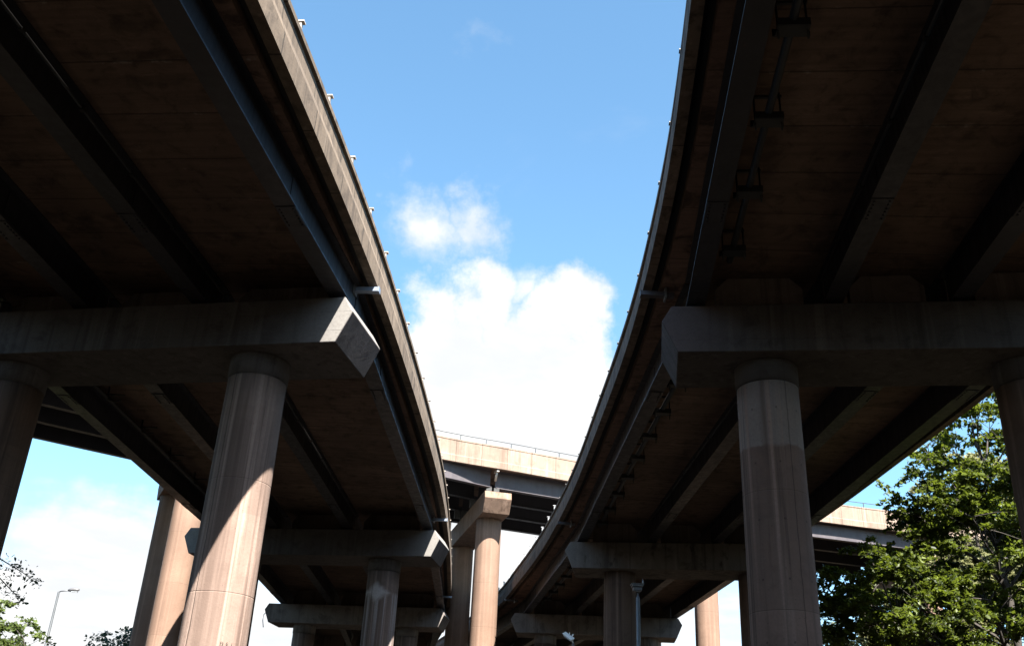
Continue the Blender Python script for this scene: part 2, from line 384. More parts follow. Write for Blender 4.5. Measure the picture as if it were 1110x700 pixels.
def girder(name, mat, parent, a, b, h0, h1, fw=0.5, splice=None, stiff=False):
    """steel I girder from a to b (plan points at the web)"""
    a, b = Vector((*a, 0)), Vector((*b, 0)); d = (b - a); L = d.length; d.normalize(); n = Vector((-d.y, d.x, 0)); up = Vector((0, 0, 1))
    z0, z1 = h0 + EYE, h1 + EYE; ft = 0.045; w = 0.018
    poly = [(-fw / 2, z0), (fw / 2, z0), (fw / 2, z0 + ft), (w, z0 + ft), (w, z1 - ft), (fw / 2 * .8, z1 - ft), (fw / 2 * .8, z1), (-fw / 2 * .8, z1), (-fw / 2 * .8, z1 - ft), (-w, z1 - ft), (-w, z0 + ft), (-fw / 2, z0 + ft)]
    mb = MB(); mb.prism(poly, a, n, d, up, 0, L)
    yaw = math.atan2(d.y, d.x)
    if stiff:
        k = 1.6
        while k < L - 1:
            for s_ in (-1, 1):
                mb.box(a + d * k + n * s_ * (w + fw * .16) + up * ((z0 + z1) / 2), (0.018, fw * 0.30, z1 - z0 - 2 * ft - .01), yaw)
            k += 5.2
    g = mb.build(name, mat, parent)
    if splice:
        for f in splice:
            sp = MB(); c = a + d * (L * f)
            sp.box(c + up * (z0 - 0.012), (0.9, fw * .96, 0.02), yaw)
            for s_ in (-1, 1):
                sp.box(c + n * s_ * (w + 0.013) + up * ((z0 + z1) / 2), (0.7, 0.02, (z1 - z0) * .72), yaw)
            for ii in range(6):
                for jj in (-1, 1):
                    sp.box(c + d * (ii * .14 - .35) + n * jj * fw * .33 + up * (z0 - 0.034), (0.04, 0.04, 0.03), yaw)
            sp.build("splice_plate", mat, g)
    return g

# ------------------------------------------------------------------ piers
def pier(name, c, yaw, half, col_pos, label, group, capmat, colmat, h_top=12.0, cap_h=1.35, depth=2.5, rad=0.80, overhang_bearing=None, collar=True, tip=0.27, inset=0.13, base_r=None, group_cat="pier"):
    root = thing(name, (c[0], c[1], 0), label, group_cat, group)
    ax = Vector((math.cos(yaw), math.sin(yaw), 0)); ay = Vector((-math.sin(yaw), math.cos(yaw), 0)); up = Vector((0, 0, 1))
    o = Vector((c[0], c[1], 0)); zt = h_top + EYE; zb = zt - cap_h; zm = zt - cap_h * 0.335
    poly = [(-half, zt), (-half - tip, zm), (-half + inset, zb), (half - inset, zb), (half + tip, zm), (half, zt)]
    mb = MB(); mb.prism(poly, o, ax, ay, up, -depth / 2, depth / 2)
    mb.build("cap", capmat, root, bevel=0.025)
    for i, s in enumerate(col_pos):
        p = o + ax * s
        mats = colmat if isinstance(colmat, (list, tuple)) else [colmat] * len(col_pos)
        br = base_r or rad + 0.05
        top = zb - (0.62 if collar else 0.0)
        mb = MB(); prof = [(br + 0.02 * (1 - k / 12) if False else br + (rad - br) * k / 12, top * k / 12 - (0.3 if k == 0 else 0)) for k in range(13)]
        mb.lathe(p, prof, 56, a0=R(200) + i * 0.7)
        cobj = mb.build("column", mats[i], root)
        if collar:
            mb = MB(); mb.lathe(p, [(rad + 0.0, top + 0.0), (rad - 0.05, top + 0.004), (rad - 0.05, top + 0.05), (rad + 0.025, top + 0.052), (rad + 0.03, zb - .02), (rad + 0.03, zb + 0.01)], 56)
            mb.build("collar", capmat, cobj)
    if overhang_bearing:
        for q in overhang_bearing:
            mb = MB(); mb.box(Vector((q[0], q[1], zt + 0.06)), (0.5, 0.55, 0.115), yaw); mb.build("bearing", M['bearing'], root)
    return root

# ------------------------------------------------------------------ main decks
L_EDGE = [(-9.3, -32), (-7.9, -18), (-6.45, -2), (-5.55, 9), (-5.05, 14), (-4.62, 18), (-4.1, 23.5), (-3.72, 29), (-3.3, 37.5), (-3.02, 46.5), (-3.02, 55), (-3.22, 65), (-3.75, 78), (-4.9, 92), (-7.2, 107), (-11, 124), (-17, 142)]
R_EDGE = [(-2.4, -32), (-0.7, -16), (1.1, -2), (2.5, 9), (3.05, 14), (3.52, 19.5), (3.74, 26), (3.72, 31), (3.56, 37), (3.36, 44), (3.0, 50.5), (2.5, 57), (1.82, 63.5), (1.0, 70), (0.1, 77), (-1.9, 88), (-4.54, 100), (-7.6, 112), (-13, 128), (-21, 146)]

def main_deck(name, edge, side, W, label, pier_y, girders, top_extra, parmat, post_s, vis, drains, post_h):
    ln = Line(edge, side)
    root = thing(name, (edge[0][0], edge[0][1], 0), label, "viaduct deck", "motorway viaduct decks on round columns")
    E = EYE
    # slab (u from the gap-side edge inwards), with a dark recess behind each edge beam
    mb = MB()
    ln.sweep(mb, [(0.50, 13.2 + E), (0.50, 13.50 + E), (W - 0.50, 13.50 + E), (W - 0.50, 13.2 + E)])
    mb.build("slab", M['soffit'], root)
    mb = MB(); ln.sweep(mb, [(0.30, 13.503 + E), (0.30, 13.62 + E), (W - .30, 13.62 + E), (W - .30, 13.503 + E)]); mb.build("road_surface", M['asphalt'], root)
    for k in (0, 1):
        f = (lambda u: u) if k == 0 else (lambda u: W - u)
        mb = MB(); ln.sweep(mb, [(f(0.502), 13.19 + E), (f(1.35 if k == 0 else 1.0), 13.19 + E), (f(1.35 if k == 0 else 1.0), 13.199 + E), (f(0.502), 13.199 + E)]); mb.build("overhang", M['overhang'], root)
        mb = MB(); ln.sweep(mb, [(f(0.26), 13.44 + E), (f(0.497), 13.44 + E), (f(0.497), 13.502 + E), (f(0.26), 13.502 + E)]); mb.build("expansion_gap", M['recess'], root)
        t = 14.62 + top_extra
        prof = [(0.0, 13.2), (0.0, 13.76), (0.12, 14.12), (0.15, t - .15), (0.07, t - .13), (0.07, t), (0.34, t), (0.34, 13.55), (0.256, 13.50), (0.256, 13.2)]
        mb = MB(); ln.sweep(mb, [(f(u), z + E) for u, z in prof]); mb.build("parapet", parmat, root)
        # railing on top
        zt = t + E
        mb = MB(); i0, i1 = int(vis[0]), int(min(vis[1], len(ln.p) - 1))
        mb.tube([ln.at(i * ln.step, f(0.27), zt + post_h * .75)[0] for i in range(i0, i1, 2)], 0.03, 6); mb.build("rail", M['galv'], root)
        if k == 0:
            s = vis[0]
            while s < vis[1]:
                p, n = ln.at(s, 0.15, zt); yaw = math.atan2(n.y, n.x)
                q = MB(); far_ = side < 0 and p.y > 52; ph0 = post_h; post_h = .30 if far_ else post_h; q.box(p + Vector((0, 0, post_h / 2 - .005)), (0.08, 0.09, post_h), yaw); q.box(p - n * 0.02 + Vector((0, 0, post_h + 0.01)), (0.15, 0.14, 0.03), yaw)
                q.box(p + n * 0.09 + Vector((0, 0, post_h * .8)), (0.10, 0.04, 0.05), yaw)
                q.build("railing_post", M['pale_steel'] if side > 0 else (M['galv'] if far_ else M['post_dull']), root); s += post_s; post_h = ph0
    # girders, span by span
    for gi, g in enumerate(girders):
        for si, (a, b) in enumerate(zip(g, g[1:])):
            d = (Vector(b) - Vector(a)).normalized() * 0.06
            girder("girder", M['girder'], root, Vector(a) + d, Vector(b) - d, 12.12, 13.188, 0.5, splice=(0.22, 0.78) if si < 3 else None)
    # cross walls over each pier, between neighbouring girders
    for pi in range(1, len(girders[0]) - 1):
        for ga, gb in zip(girders, girders[1:]):
            a, b = Vector((*ga[pi], 0)), Vector((*gb[pi], 0)); d = (b - a).normalized(); n = Vector((-d.y, d.x, 0)); Ld = (b - a).length
            mb = MB(); poly = [(0.62, 12.02 + E), (Ld - 0.62, 12.02 + E), (Ld - 0.62, 12.85 + E), (Ld - 0.95, 13.19 + E), (0.95, 13.19 + E), (0.62, 12.85 + E)]
            mb.prism(poly, a, d, n, Vector((0, 0, 1)), -0.18, 0.18)
            for fx in (0.3, 0.68):
                mb.box(a + d * (Ld * fx) - n * .2 + Vector((0, 0, 12.4 + E)), (.12, .08, .12), math.atan2(d.y, d.x))
            mb.build("cross_wall", M['diaphragm'], root)
    # drainage channels across the overhang at each movement joint
    for s_y in drains:
        s = ln.find_y(s_y); p, n = ln.at(s, 0.0, 0); yaw = math.atan2(n.y, n.x)
        mb = MB(); mb.box(p + n * 0.28 + Vector((0, 0, 13.02 + E)), (0.70, 0.20, 0.13), yaw); mb.box(p - n * 0.08 + Vector((0, 0, 13.02 + E)), (0.03, 0.23, 0.16), yaw)
        mb.box(p + n * 0.72 + Vector((0, 0, 13.0 + E)), (0.3, 0.2, 0.12), yaw)
        o = mb.build("drainage_channel", M['zinc'] if side > 0 else M['girder_grey'], root)
        hb = MB(); hb.box(p + n * 0.62 + Vector((0, 0, 13.03 + E)), (0.05, 0.34, 0.34), yaw); hb.build("hanger", M['galv'], o)
    return ln, root

LG = [[(-8.0, 0), (-4.62, 25.3), (-3.75, 51.0), (-4.15, 73.6), (-6.0, 96), (-11, 118)],
      [(-11.5, 0.6), (-8.7, 26.0), (-7.95, 51.7), (-8.3, 74.2), (-10.0, 97), (-15, 119.5)],
      [(-14.0, 1.1), (-12.4, 26.7), (-11.9, 52.4), (-12.3, 74.8), (-14, 98), (-19, 121)],
      [(-17.3, 1.6), (-16.0, 27.3), (-15.35, 53.0), (-15.95, 75.2), (-18, 99), (-23, 122.5)]]
RG = [[(2.75, 0), (5.0, 23.9), (4.22, 51.0), (2.1, 74.1), (-2.2, 96), (-9, 118)],
      [(6.2, -.3), (8.55, 23.4), (7.75, 50.6), (5.6, 73.8), (1.6, 97), (-5, 119.5)],
      [(9.6, -.6), (11.7, 22.9), (11.0, 50.2), (9.1, 73.5), (5.2, 98), (-1.5, 121)],
      [(12.6, -.9), (14.65, 22.4), (14.35, 49.7), (12.75, 73.1), (8.9, 99), (2.2, 122.5)]]
lnL, deckL = main_deck("viaduct_deck", L_EDGE, 1, 13.6, "left of the two curved motorway decks, sunlit ribbed edge beam facing the gap", None, LG, 0.12, M['parapet'], 2.5, (36, 150), (25.0, 51.0, 73.4), .25)
lnR, deckR = main_deck("viaduct_deck", R_EDGE, -1, 12.9, "right of the two curved motorway decks, shaded edge beam, pipe on brackets below", None, RG, -0.1, M['parapet_shade'], 2.5, (36, 165), (24.4, 50.4, 73.4), .07)

GP = "twin column piers under the two motorway decks"
A = R
def bearings(G, i): return [g[i] for g in G]
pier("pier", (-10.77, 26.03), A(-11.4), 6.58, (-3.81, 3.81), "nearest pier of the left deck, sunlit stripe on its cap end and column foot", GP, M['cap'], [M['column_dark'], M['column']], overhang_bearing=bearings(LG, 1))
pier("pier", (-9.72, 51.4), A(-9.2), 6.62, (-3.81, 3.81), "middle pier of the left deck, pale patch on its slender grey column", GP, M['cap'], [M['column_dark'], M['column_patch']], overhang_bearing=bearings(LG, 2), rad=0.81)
pier("pier", (-10.35, 74.25), A(-7.0), 6.45, (-3.9, 3.85), "farthest and lowest visible pier of the left deck, weathered cap", GP, M['cap_lit'], M['column'], overhang_bearing=bearings(LG, 3))
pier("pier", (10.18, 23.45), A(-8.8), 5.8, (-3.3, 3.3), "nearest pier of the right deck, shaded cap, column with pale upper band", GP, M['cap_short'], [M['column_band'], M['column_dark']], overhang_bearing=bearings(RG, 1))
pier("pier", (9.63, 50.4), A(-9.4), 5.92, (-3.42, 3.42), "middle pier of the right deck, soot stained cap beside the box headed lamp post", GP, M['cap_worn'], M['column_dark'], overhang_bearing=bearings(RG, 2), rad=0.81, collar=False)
pier("pier", (7.25, 73.4), A(-5.4), 5.9, (-3.7, 3.72), "farthest pier of the right deck, pale cap behind the small floodlight", GP, M['cap_lit'], M['column_dark'], overhang_bearing=bearings(RG, 3))

col0 = [o for o in COL.objects if o.name.startswith("column")][1]
def stencil(parent, cx, cy, rad, z, a0, text, size, step):
    mb = MB()
    for i, ch in enumerate(text):
        if ch == ' ': continue
        cu = bpy.data.curves.new("letter", 'FONT'); cu.body = ch; cu.size = size; cu.align_x = 'CENTER'
        ob = bpy.data.objects.new("letter", cu); COL.objects.link(ob); bpy.context.view_layer.update()
        me = bpy.data.meshes.new_from_object(ob.evaluated_get(bpy.context.evaluated_depsgraph_get()))
        for f in me.polygons:
            pts = []
            for vi in f.vertices:
                v = me.vertices[vi].co; an = a0 + (i * step + v.x) / rad
                pts.append((cx + math.cos(an) * (rad + .006), cy + math.sin(an) * (rad + .006), z + v.y))
            mb.face(pts)
        bpy.data.objects.remove(ob); bpy.data.meshes.remove(me); bpy.data.curves.remove(cu)
    mb.build("pier_number", M['recess'], parent)
stencil(col0, -7.035, 25.277, 0.845, 2.95 + EYE, R(-60), "DS1", .12, .13)
far_cap = [o for o in COL.objects if o.name.startswith("cap")][2]
mb = MB(); mb.tube([(-17.05, 74.0, 11.4 + EYE), (-17.2, 74.0, 11.2 + EYE), (-17.22, 74.0, 10.8 + EYE), (-17.1, 74.0, 10.3 + EYE)], .03, 6); mb.build("loose_cable", M['zinc'], far_cap)

# pipe hung under the right deck
def hung_pipe(parent, pts, h, brk, r=0.085, hook=False, mat='pipe'):
    mb = MB(); mb.tube([(x, y, h + EYE) for x, y in pts], r, 10); po = mb.build("pipe", M[mat], parent)
    P = [Vector((x, y, 0)) for x, y in pts]
    for a, b in zip(P, P[1:]):
        L = (b - a).length; d = (b - a) / L; yaw = math.atan2(d.y, d.x); n = Vector((-d.y, d.x, 0)); s = brk * .6
        while s < L - .6:
            c = a + d * s; q = MB(); z = h + EYE
            if hook:
                q.tube([c + n * 0.0 + Vector((0, 0, 13.19 + EYE)), c + n * -.02 + Vector((0, 0, z + .1)), c + n * -.08 + Vector((0, 0, z - .08)), c + n * -.3 + Vector((0, 0, z - .16)), c + n * -.55 + Vector((0, 0, z - .1))], 0.03, 6)
                q.box(c + n * -.3 + Vector((0, 0, z + .12)), (.06, .7, .05), yaw)
            else:
                q.box(c + Vector((0, 0, z - .15)), (0.26, 0.58, 0.05), yaw); q.box(c - d * .13 + Vector((0, 0, z - .09)), (0.04, 0.58, 0.16), yaw)
                q.box(c + d * .15 + Vector((0, 0, z - .09)), (0.04, 0.66, 0.16), yaw)
                for sx in (-.26, .26):
                    q.tube([c + n * sx + Vector((0, 0, z - .36)), c + n * sx + Vector((0, 0, 13.19 + EYE))], 0.022, 6)
                q.box(c + Vector((0, 0, 13.10 + EYE)), (0.06, 0.6, 0.06), yaw)
            q.build("pipe_bracket", M['bracket'], po); s += brk
    return po
hung_pipe(deckR, [(3.38, -1.5), (5.52, 21.6)], 12.62, 2.62)
hung_pipe(deckR, [(5.72, 25.5), (5.0, 49.0)], 12.62, 2.62)
hung_pipe(deckR, [(5.2, 52.2), (3.2, 72.0)], 12.62, 2.62)
hung_pipe(deckL, [(-15.2, 28.5), (-14.6, 51.2)], 12.75, 3.6, hook=True)
def conduit(parent, pts, h, r=0.035):
    mb = MB(); mb.tube([(x, y, h + EYE) for x, y in pts], r, 6)
    P = [Vector((x, y, 0)) for x, y in pts]
    for a, b in zip(P, P[1:]):
        L = (b - a).length; k = 1.5
        while k < L: mb.box(a.lerp(b, k / L) + Vector((0, 0, h + EYE)), (.12, .10, .10), math.atan2(b.y - a.y, b.x - a.x)); k += 2.4
    mb.build("conduit", M['pipe'], parent)
conduit(deckL, [(-11.15, 1), (-8.45, 25.2)], 12.75); conduit(deckL, [(-8.4, 27), (-7.6, 51)], 12.75)
conduit(deckR, [(5.95, 0), (8.2, 22.6)], 12.75); conduit(deckR, [(8.2, 24.4), (7.4, 49.8)], 12.75)

# ------------------------------------------------------------------ the higher viaduct that crosses behind
X_EDGE = [(-44, 25.5), (-36, 32), (-28, 38.2), (-20.6, 43.6), (-16.7, 46.3), (-10, 50.6), (-4.1, 54.6), (-0.07, 56.15), (4.16, 57.95), (12, 61.1), (21.36, 64.2), (28.1, 65.9), (38, 67.6), (50, 68.6), (64, 68.8)]
K = 1.21
X_EDGE = [(x * K, y * K) for x, y in X_EDGE]
lnX = Line(X_EDGE, 1); WX = 10.8 * K
deckX = thing("viaduct_deck", (X_EDGE[0][0], X_EDGE[0][1], 0), "higher buff concrete viaduct crossing behind the two motorway decks, railing along its parapet", "viaduct deck")
E = EYE
HX = lambda h: h * K + E
mb = MB(); lnX.sweep(mb, [(0.38, HX(17.72)), (0.38, HX(18.0)), (WX - .38, HX(18.0)), (WX - .38, HX(17.72))]); mb.build("slab", M['soffit'], deckX)
mb = MB(); lnX.sweep(mb, [(0.36, HX(18.003)), (0.36, HX(18.1)), (WX - .36, HX(18.1)), (WX - .36, HX(18.003))]); mb.build("road_surface", M['asphalt'], deckX)
for k in (0, 1):
    f = (lambda u: u) if k == 0 else (lambda u: WX - u)
    prof = [(0.0, 17.60), (0.0, 17.98), (0.05, 18.04), (0.06, 18.90), (0.03, 18.92), (0.03, 19.0), (0.34, 19.0), (0.34, 17.85), (0.30, 17.60)]
    mb = MB(); lnX.sweep(mb, [(f(u), HX(z)) for u, z in prof]); mb.build("parapet", M['parapet_clean'], deckX)
    mb = MB(); mb.tube([lnX.at(i * lnX.step, f(.18), HX(19.0) + .42)[0] for i in range(0, len(lnX.p), 2)], 0.03, 6); mb.build("rail", M['pole'], deckX)
    if k == 0:
        s = 30.0
        while s < min(lnX.length() - 1, 120):
            p, n = lnX.at(s, .18, HX(19.0)); q = MB(); q.box(p + Vector((0, 0, .20)), (.055, .055, .43), math.atan2(n.y, n.x)); q.build("railing_post", M['pole'], deckX); s += 1.98
def x_s(x):
    for i, (a, b) in enumerate(zip(lnX.p, lnX.p[1:])):
        if a.x <= x <= b.x: return lnX.step * (i + (x - a.x) / (b.x - a.x))
XP = [x * K for x in (-31.0, -15.2, -0.35, 14.0, 30.3, 46.0)]
joints = [x_s(-42 * K)] + [x_s(x) for x in XP] + [lnX.length() - .5]
UG = [u * K for u in (0.95, 3.9, 6.9, 9.85)]
for gi, u in enumerate(UG):
    for a, b in zip(joints, joints[1:]):
        pa, _ = lnX.at(a + .2, u); pb, _ = lnX.at(b - .2, u)
        girder("girder", M['girder_grey'] if gi == 0 else M['girder'], deckX, (pa.x, pa.y), (pb.x, pb.y), 16.62 * K, 17.716 * K, 0.46)
for s in joints[2:5]:
    p, n = lnX.at(s, 0.0, 0); yaw = math.atan2(n.y, n.x)
    mb = MB(); mb.box(p + n * 0.44 + Vector((0, 0, HX(17.5))), (.66, .18, .14), yaw); mb.tube([p + n * .3 + Vector((0, 0, HX(17.5))), p + n * .62 + Vector((0, 0, HX(16.95)))], .09, 8); mb.build("drainage_channel", M['pale_steel'], deckX)
GX = "buff twin column piers of the higher viaduct"
XL = ["sunlit buff pier at far left, seen past the nearest left column", "sunlit buff pier in the gap between the two motorway decks", "sunlit buff pier right of the box headed lamp post", "sunlit buff pier showing through the right hand tree"]
for i, (x, lab, yaw) in enumerate(zip(XP[1:5], XL, (A(115), A(103), A(108), A(100)))):
    s = joints[2 + i]; p, n = lnX.at(s, 0.0)
    ax = Vector((math.cos(yaw), math.sin(yaw), 0)); half = 5.9 * K
    c = Vector((p.x, p.y, 0)) + ax * (half - 0.25)
    q = pier("pier", (c.x, c.y), yaw, half, (-half + 2.15 * K, half - 1.6 * K), lab, GX, M['cap_buff'], M['column_buff'], h_top=16.1 * K, cap_h=1.2 * K, depth=1.62 * K, rad=0.755 * K, collar=False, tip=0.12, inset=0.46, base_r=0.79 * K)
    for u in UG:
        for ds in (-.3, .3):
            b_, _ = lnX.at(s + ds, u); hb = .52 * K
            m_ = MB(); m_.box(Vector((b_.x, b_.y, HX(16.1) + hb / 2)), (.4, .4, hb), yaw); m_.build("bearing", M['bearing'], q)

# ------------------------------------------------------------------ lamps
def street_lamp():
    x, y = -22.0, 50.0
    r = thing("street_lamp", (x, y, 0), "slim grey street lamp with one short arm at far left", "street lamp")
    H = 8.17 + E
    mb = MB(); mb.tube([(x, y, -.2), (x, y, 2), (x, y, 2.02), (x, y, H)], [.11, .11, .085, .055], 10); mb.build("pole", M['pole'], r)
    mb = MB(); mb.tube([(x, y, H - .02), (x + .1, y, H + .03), (x + .55, y, H + .10)], .03, 8); mb.build("arm", M['pole'], r)
    mb = MB(); mb.tube([(x + .45, y, H + .09), (x + .6, y, H + .12), (x + .85, y, H + .14), (x + 1.0, y, H + .14)], [.05, .10, .11, .04], 10); h_ = mb.build("lamp_head", M['lamp_head'], r)
    mb = MB(); mb.box(Vector((x + .78, y, H + .025)), (.3, .14, .03)); mb.build("lens", M['lens'], h_)
street_lamp()
def box_lamp():
    x, y = 6.22, 44.0
    r = thing("lamp_post", (x, y, 0), "grey lamp post with square box head and spike before the right middle pier", "lamp post")
    H = 8.45 + E
    mb = MB(); mb.tube([(x, y, -.2), (x, y, 3), (x, y, 3.02), (x, y, H - .25), (x, y, H - .24), (x, y, H)], [.13, .13, .10, .085, .055, .055], 12); mb.build("pole", M['galv'], r)
    mb = MB()
    mb.box(Vector((x - .03, y, H + .10)), (.38, .38, .14)); mb.box(Vector((x - .03, y, H + .24)), (.48, .46, .08)); mb.box(Vector((x - .03, y, H + .31)), (.56, .50, .04))
    mb.box(Vector((x - .03, y, H + .0)), (.26, .26, .05)); hd = mb.build("lamp_head", M['lamp_head'], r)
    mb = MB(); mb.tube([(x + .22, y, H + .33), (x + .22, y, H + .42), (x + .22, y, H + .58)], [.05, .04, .012], 8); mb.tube([(x + .22, y, H + .30), (x + .22, y, H + .35)], .06, 8); mb.build("finial", M['galv'], hd)
box_lamp()
def flood():
    x, y = 3.05, 40.0
    r = thing("floodlight_mast", (x, y, 0), "thin mast topped by a small tilted white floodlight", "floodlight")
    H = 5.55 + E
    mb = MB(); mb.tube([(x, y, -.2), (x, y, 2.5), (x, y, H)], [.09, .08, .05], 10); mb.build("pole", M['galv'], r)
    rot = Matrix.Rotation(R(-20), 4, 'Z') @ Matrix.Rotation(R(34), 4, 'Y') @ Matrix.Rotation(R(30), 4, 'X')
    mb = MB(); mb.box(Vector((x - .18, y - .05, H + .22)), (.40, .20, .07), 0, rot); mb.box(Vector((x - .19, y - .05, H + .262)), (.46, .26, .02), 0, rot)
    hd = mb.build("housing", M['white'], r, bevel=.01)
    mb = MB(); mb.tube([(x, y, H), (x - .03, y, H + .12), (x - .10, y, H + .2)], .025, 6); mb.tube([(x - .14, y, H + .24), (x - .15, y, H + .42)], [.04, .008], 6); mb.box(Vector((x - .04, y - .02, H + .26)), (.05, .05, .2), 0, Matrix.Rotation(R(25), 4, 'Y')); mb.build("bracket", M['white'], r)
    mb = MB(); mb.box(Vector((x - .20, y - .07, H + .17)), (.32, .14, .02), 0, rot); mb.build("lens", M['lens'], hd)
flood()

# ------------------------------------------------------------------ trees
def leaf_mesh(cent, size, flat=0.55, aspect=0.62):
    """kite leaves folded along the midrib, centred on cent (n,3)"""
    n = len(cent); rng = RNG
    yaw = rng.uniform(0, 2 * np.pi, n); tilt = rng.normal(0.35, flat, n); roll = rng.normal(0, .6, n)
    d = np.stack([np.cos(yaw) * np.cos(tilt), np.sin(yaw) * np.cos(tilt), -np.sin(tilt)], 1)
    s0 = np.stack([-np.sin(yaw), np.cos(yaw), np.zeros(n)], 1); nn = np.cross(d, s0)
    s = s0 * np.cos(roll)[:, None] + nn * np.sin(roll)[:, None]; up = np.cross(s, d)
    sz = size * np.clip(rng.lognormal(-.08, .34, n), .35, 1.7)[:, None]
    P = [cent - d * sz * .5, cent - d * sz * .12 + s * sz * aspect * .5 + up * sz * .10, cent + d * sz * .22 + s * sz * aspect * .36 + up * sz * .08, cent + d * sz * .55,
         cent + d * sz * .22 - s * sz * aspect * .36 + up * sz * .08, cent - d * sz * .12 - s * sz * aspect * .5 + up * sz * .10]
    V = np.stack(P, 1).reshape(-1, 3)
    idx = np.arange(n)[:, None] * 6
    F = np.concatenate([idx + np.array([[0, 1, 2, 3]]), idx + np.array([[0, 3, 4, 5]])], 1).reshape(-1, 4)
    return V, F

def foliage(name, mat, parent, V, F):
    me = bpy.data.meshes.new(name); off = np.array(parent_world(parent)) if parent else np.zeros(3)
    V = V - off
    me.vertices.add(len(V)); me.vertices.foreach_set('co', V.astype(np.float32).ravel())
    me.loops.add(F.size); me.loops.foreach_set('vertex_index', F.astype(np.int32).ravel())
    me.polygons.add(len(F)); me.polygons.foreach_set('loop_start', np.arange(0, F.size, 4, dtype=np.int32)); me.polygons.foreach_set('loop_total', np.full(len(F), 4, dtype=np.int32))
    me.update(calc_edges=True); me.validate(); me.materials.append(mat)
    o = bpy.data.objects.new(name, me); COL.objects.link(o)
    if parent: o.parent = parent
    return o

def tree(name, base, blobs, n_clump, n_leaf, size, mat, label, clump_r=0.6, trunk_r=0.22, fork=0.35, limbs=None, cat="tree", group=None, keep=None, twigs=7):
    """blobs: (cx,cy,cz, rx,ry,rz, weight) ellipsoids of the crown in world space"""
    root = thing(name, (base[0], base[1], 0), label, cat, group)
    rng = RNG
    w = np.array([b[6] for b in blobs]); w = w / w.sum(); C = []
    while len(C) < n_clump:
        b = blobs[rng.choice(len(blobs), p=w)]
        q = rng.normal(size=3); q /= np.linalg.norm(q); q *= rng.uniform(0.25, 1.0) ** 0.5
        p = np.array(b[:3]) + q * np.array(b[3:6])
        if keep and not keep(p): continue
        C.append(p)
    C = np.array(C)
    zc = np.average([b[2] for b in blobs], weights=w); zmin = min(b[2] - b[5] for b in blobs); ztop = max(b[2] + b[5] for b in blobs)
    # trunk
    cx = np.average([b[0] for b in blobs], weights=w); cy = np.average([b[1] for b in blobs], weights=w)
    T = []; nT = 14; zt = zmin + (ztop - zmin) * .88
    for i in range(nT):
        f = i / (nT - 1); z = -.3 + (zt + .3) * f
        T.append(Vector((base[0] + (cx - base[0]) * f ** 2 * .8 + rng.normal(0, .10) * (i > 1), base[1] + (cy - base[1]) * f ** 2 * .8 + rng.normal(0, .10) * (i > 1), z)))
    mb = MB(); mb.tube(T, [trunk_r * (1.25 if i == 0 else 1) * (1 - .88 * i / (nT - 1)) for i in range(nT)], 9); 
    tr = mb.build("trunk", M['bark'], root, weld=True)
    # limbs to groups of clumps, twigs to clumps
    nl = limbs or max(6, n_clump // 14)
    seeds = C[rng.choice(len(C), nl, replace=False)]
    for _ in range(4):
        lab = np.argmin(((C[:, None] - seeds[None]) ** 2).sum(2), 1)
        seeds = np.array([C[lab == k].mean(0) if (lab == k).any() else seeds[k] for k in range(nl)])
    mb = MB(); SPR = []
    for k in range(nl):
        tgt = Vector(seeds[k])
        za = max(zmin * .55 + 0.8, tgt.z - 0.75 * (tgt - Vector((base[0], base[1], tgt.z))).length - rng.uniform(.2, 1.0))
        za = min(za, zt - .3); f = (za + .3) / (zt + .3) * (nT - 1); i = min(nT - 2, max(0, int(f))); a = T[i].lerp(T[i + 1], f - i)
        r0 = max(.03, trunk_r * (1 - .85 * f / (nT - 1)) * .55)
        mid = a.lerp(tgt, .5) + Vector((rng.normal(0, .18), rng.normal(0, .18), .22 * (tgt - a).length * .5))
        pts = []
        for j in range(7):
            t_ = j / 6; pts.append(a * (1 - t_) ** 2 + mid * 2 * t_ * (1 - t_) + tgt * t_ ** 2 + Vector(rng.normal(0, .05, 3)) * (0 < j < 6))
        mb.tube(pts, [r0 * (1 - .75 * j / 6) for j in range(7)], 6, cap=False)
        for c in C[lab == k]:
            c = Vector(c); st = pts[random.choice((3, 4, 5, 6))]
            m_ = st.lerp(c, .5) + Vector((rng.normal(0, .1), rng.normal(0, .1), .12))
            mb.tube([st, m_, c], [r0 * .28 + .006, r0 * .16 + .005, .006], 4, cap=False)
            for _ in range(twigs):
                an = rng.uniform(0, 2 * math.pi); ln_ = clump_r * rng.uniform(.7, 1.55); dv = Vector((math.cos(an), math.sin(an), rng.normal(.10, .30)))
                e0 = c + dv * ln_ * .55 + Vector((0, 0, .03)); e1 = c + dv * ln_ + Vector((0, 0, -.22 * ln_))
                mb.tube([c, e0, e1], [.010, .007, .003], 3, cap=False); SPR.append((c, e0, e1))
    mb.build("branches", M['bark'], root, weld=False)
    # leaves set along every twig
    SP = np.array([[tuple(p) for p in q] for q in SPR]); per = rng.poisson(n_leaf / len(SP), len(SP)).clip(4); ci = np.repeat(np.arange(len(SP)), per); N = len(ci)
    tt = rng.uniform(.08, 1.04, N)[:, None] ** .8
    P_ = SP[ci, 0] * (1 - tt) ** 2 + SP[ci, 1] * 2 * tt * (1 - tt) + SP[ci, 2] * tt ** 2
    P_ = P_ + rng.normal(size=(N, 3)) * np.array([.75, .75, .5]) * size * (.95 - .45 * tt)
    V, F = leaf_mesh(P_, size, .42)
    foliage("crown", mat, root, V, F)
    return root

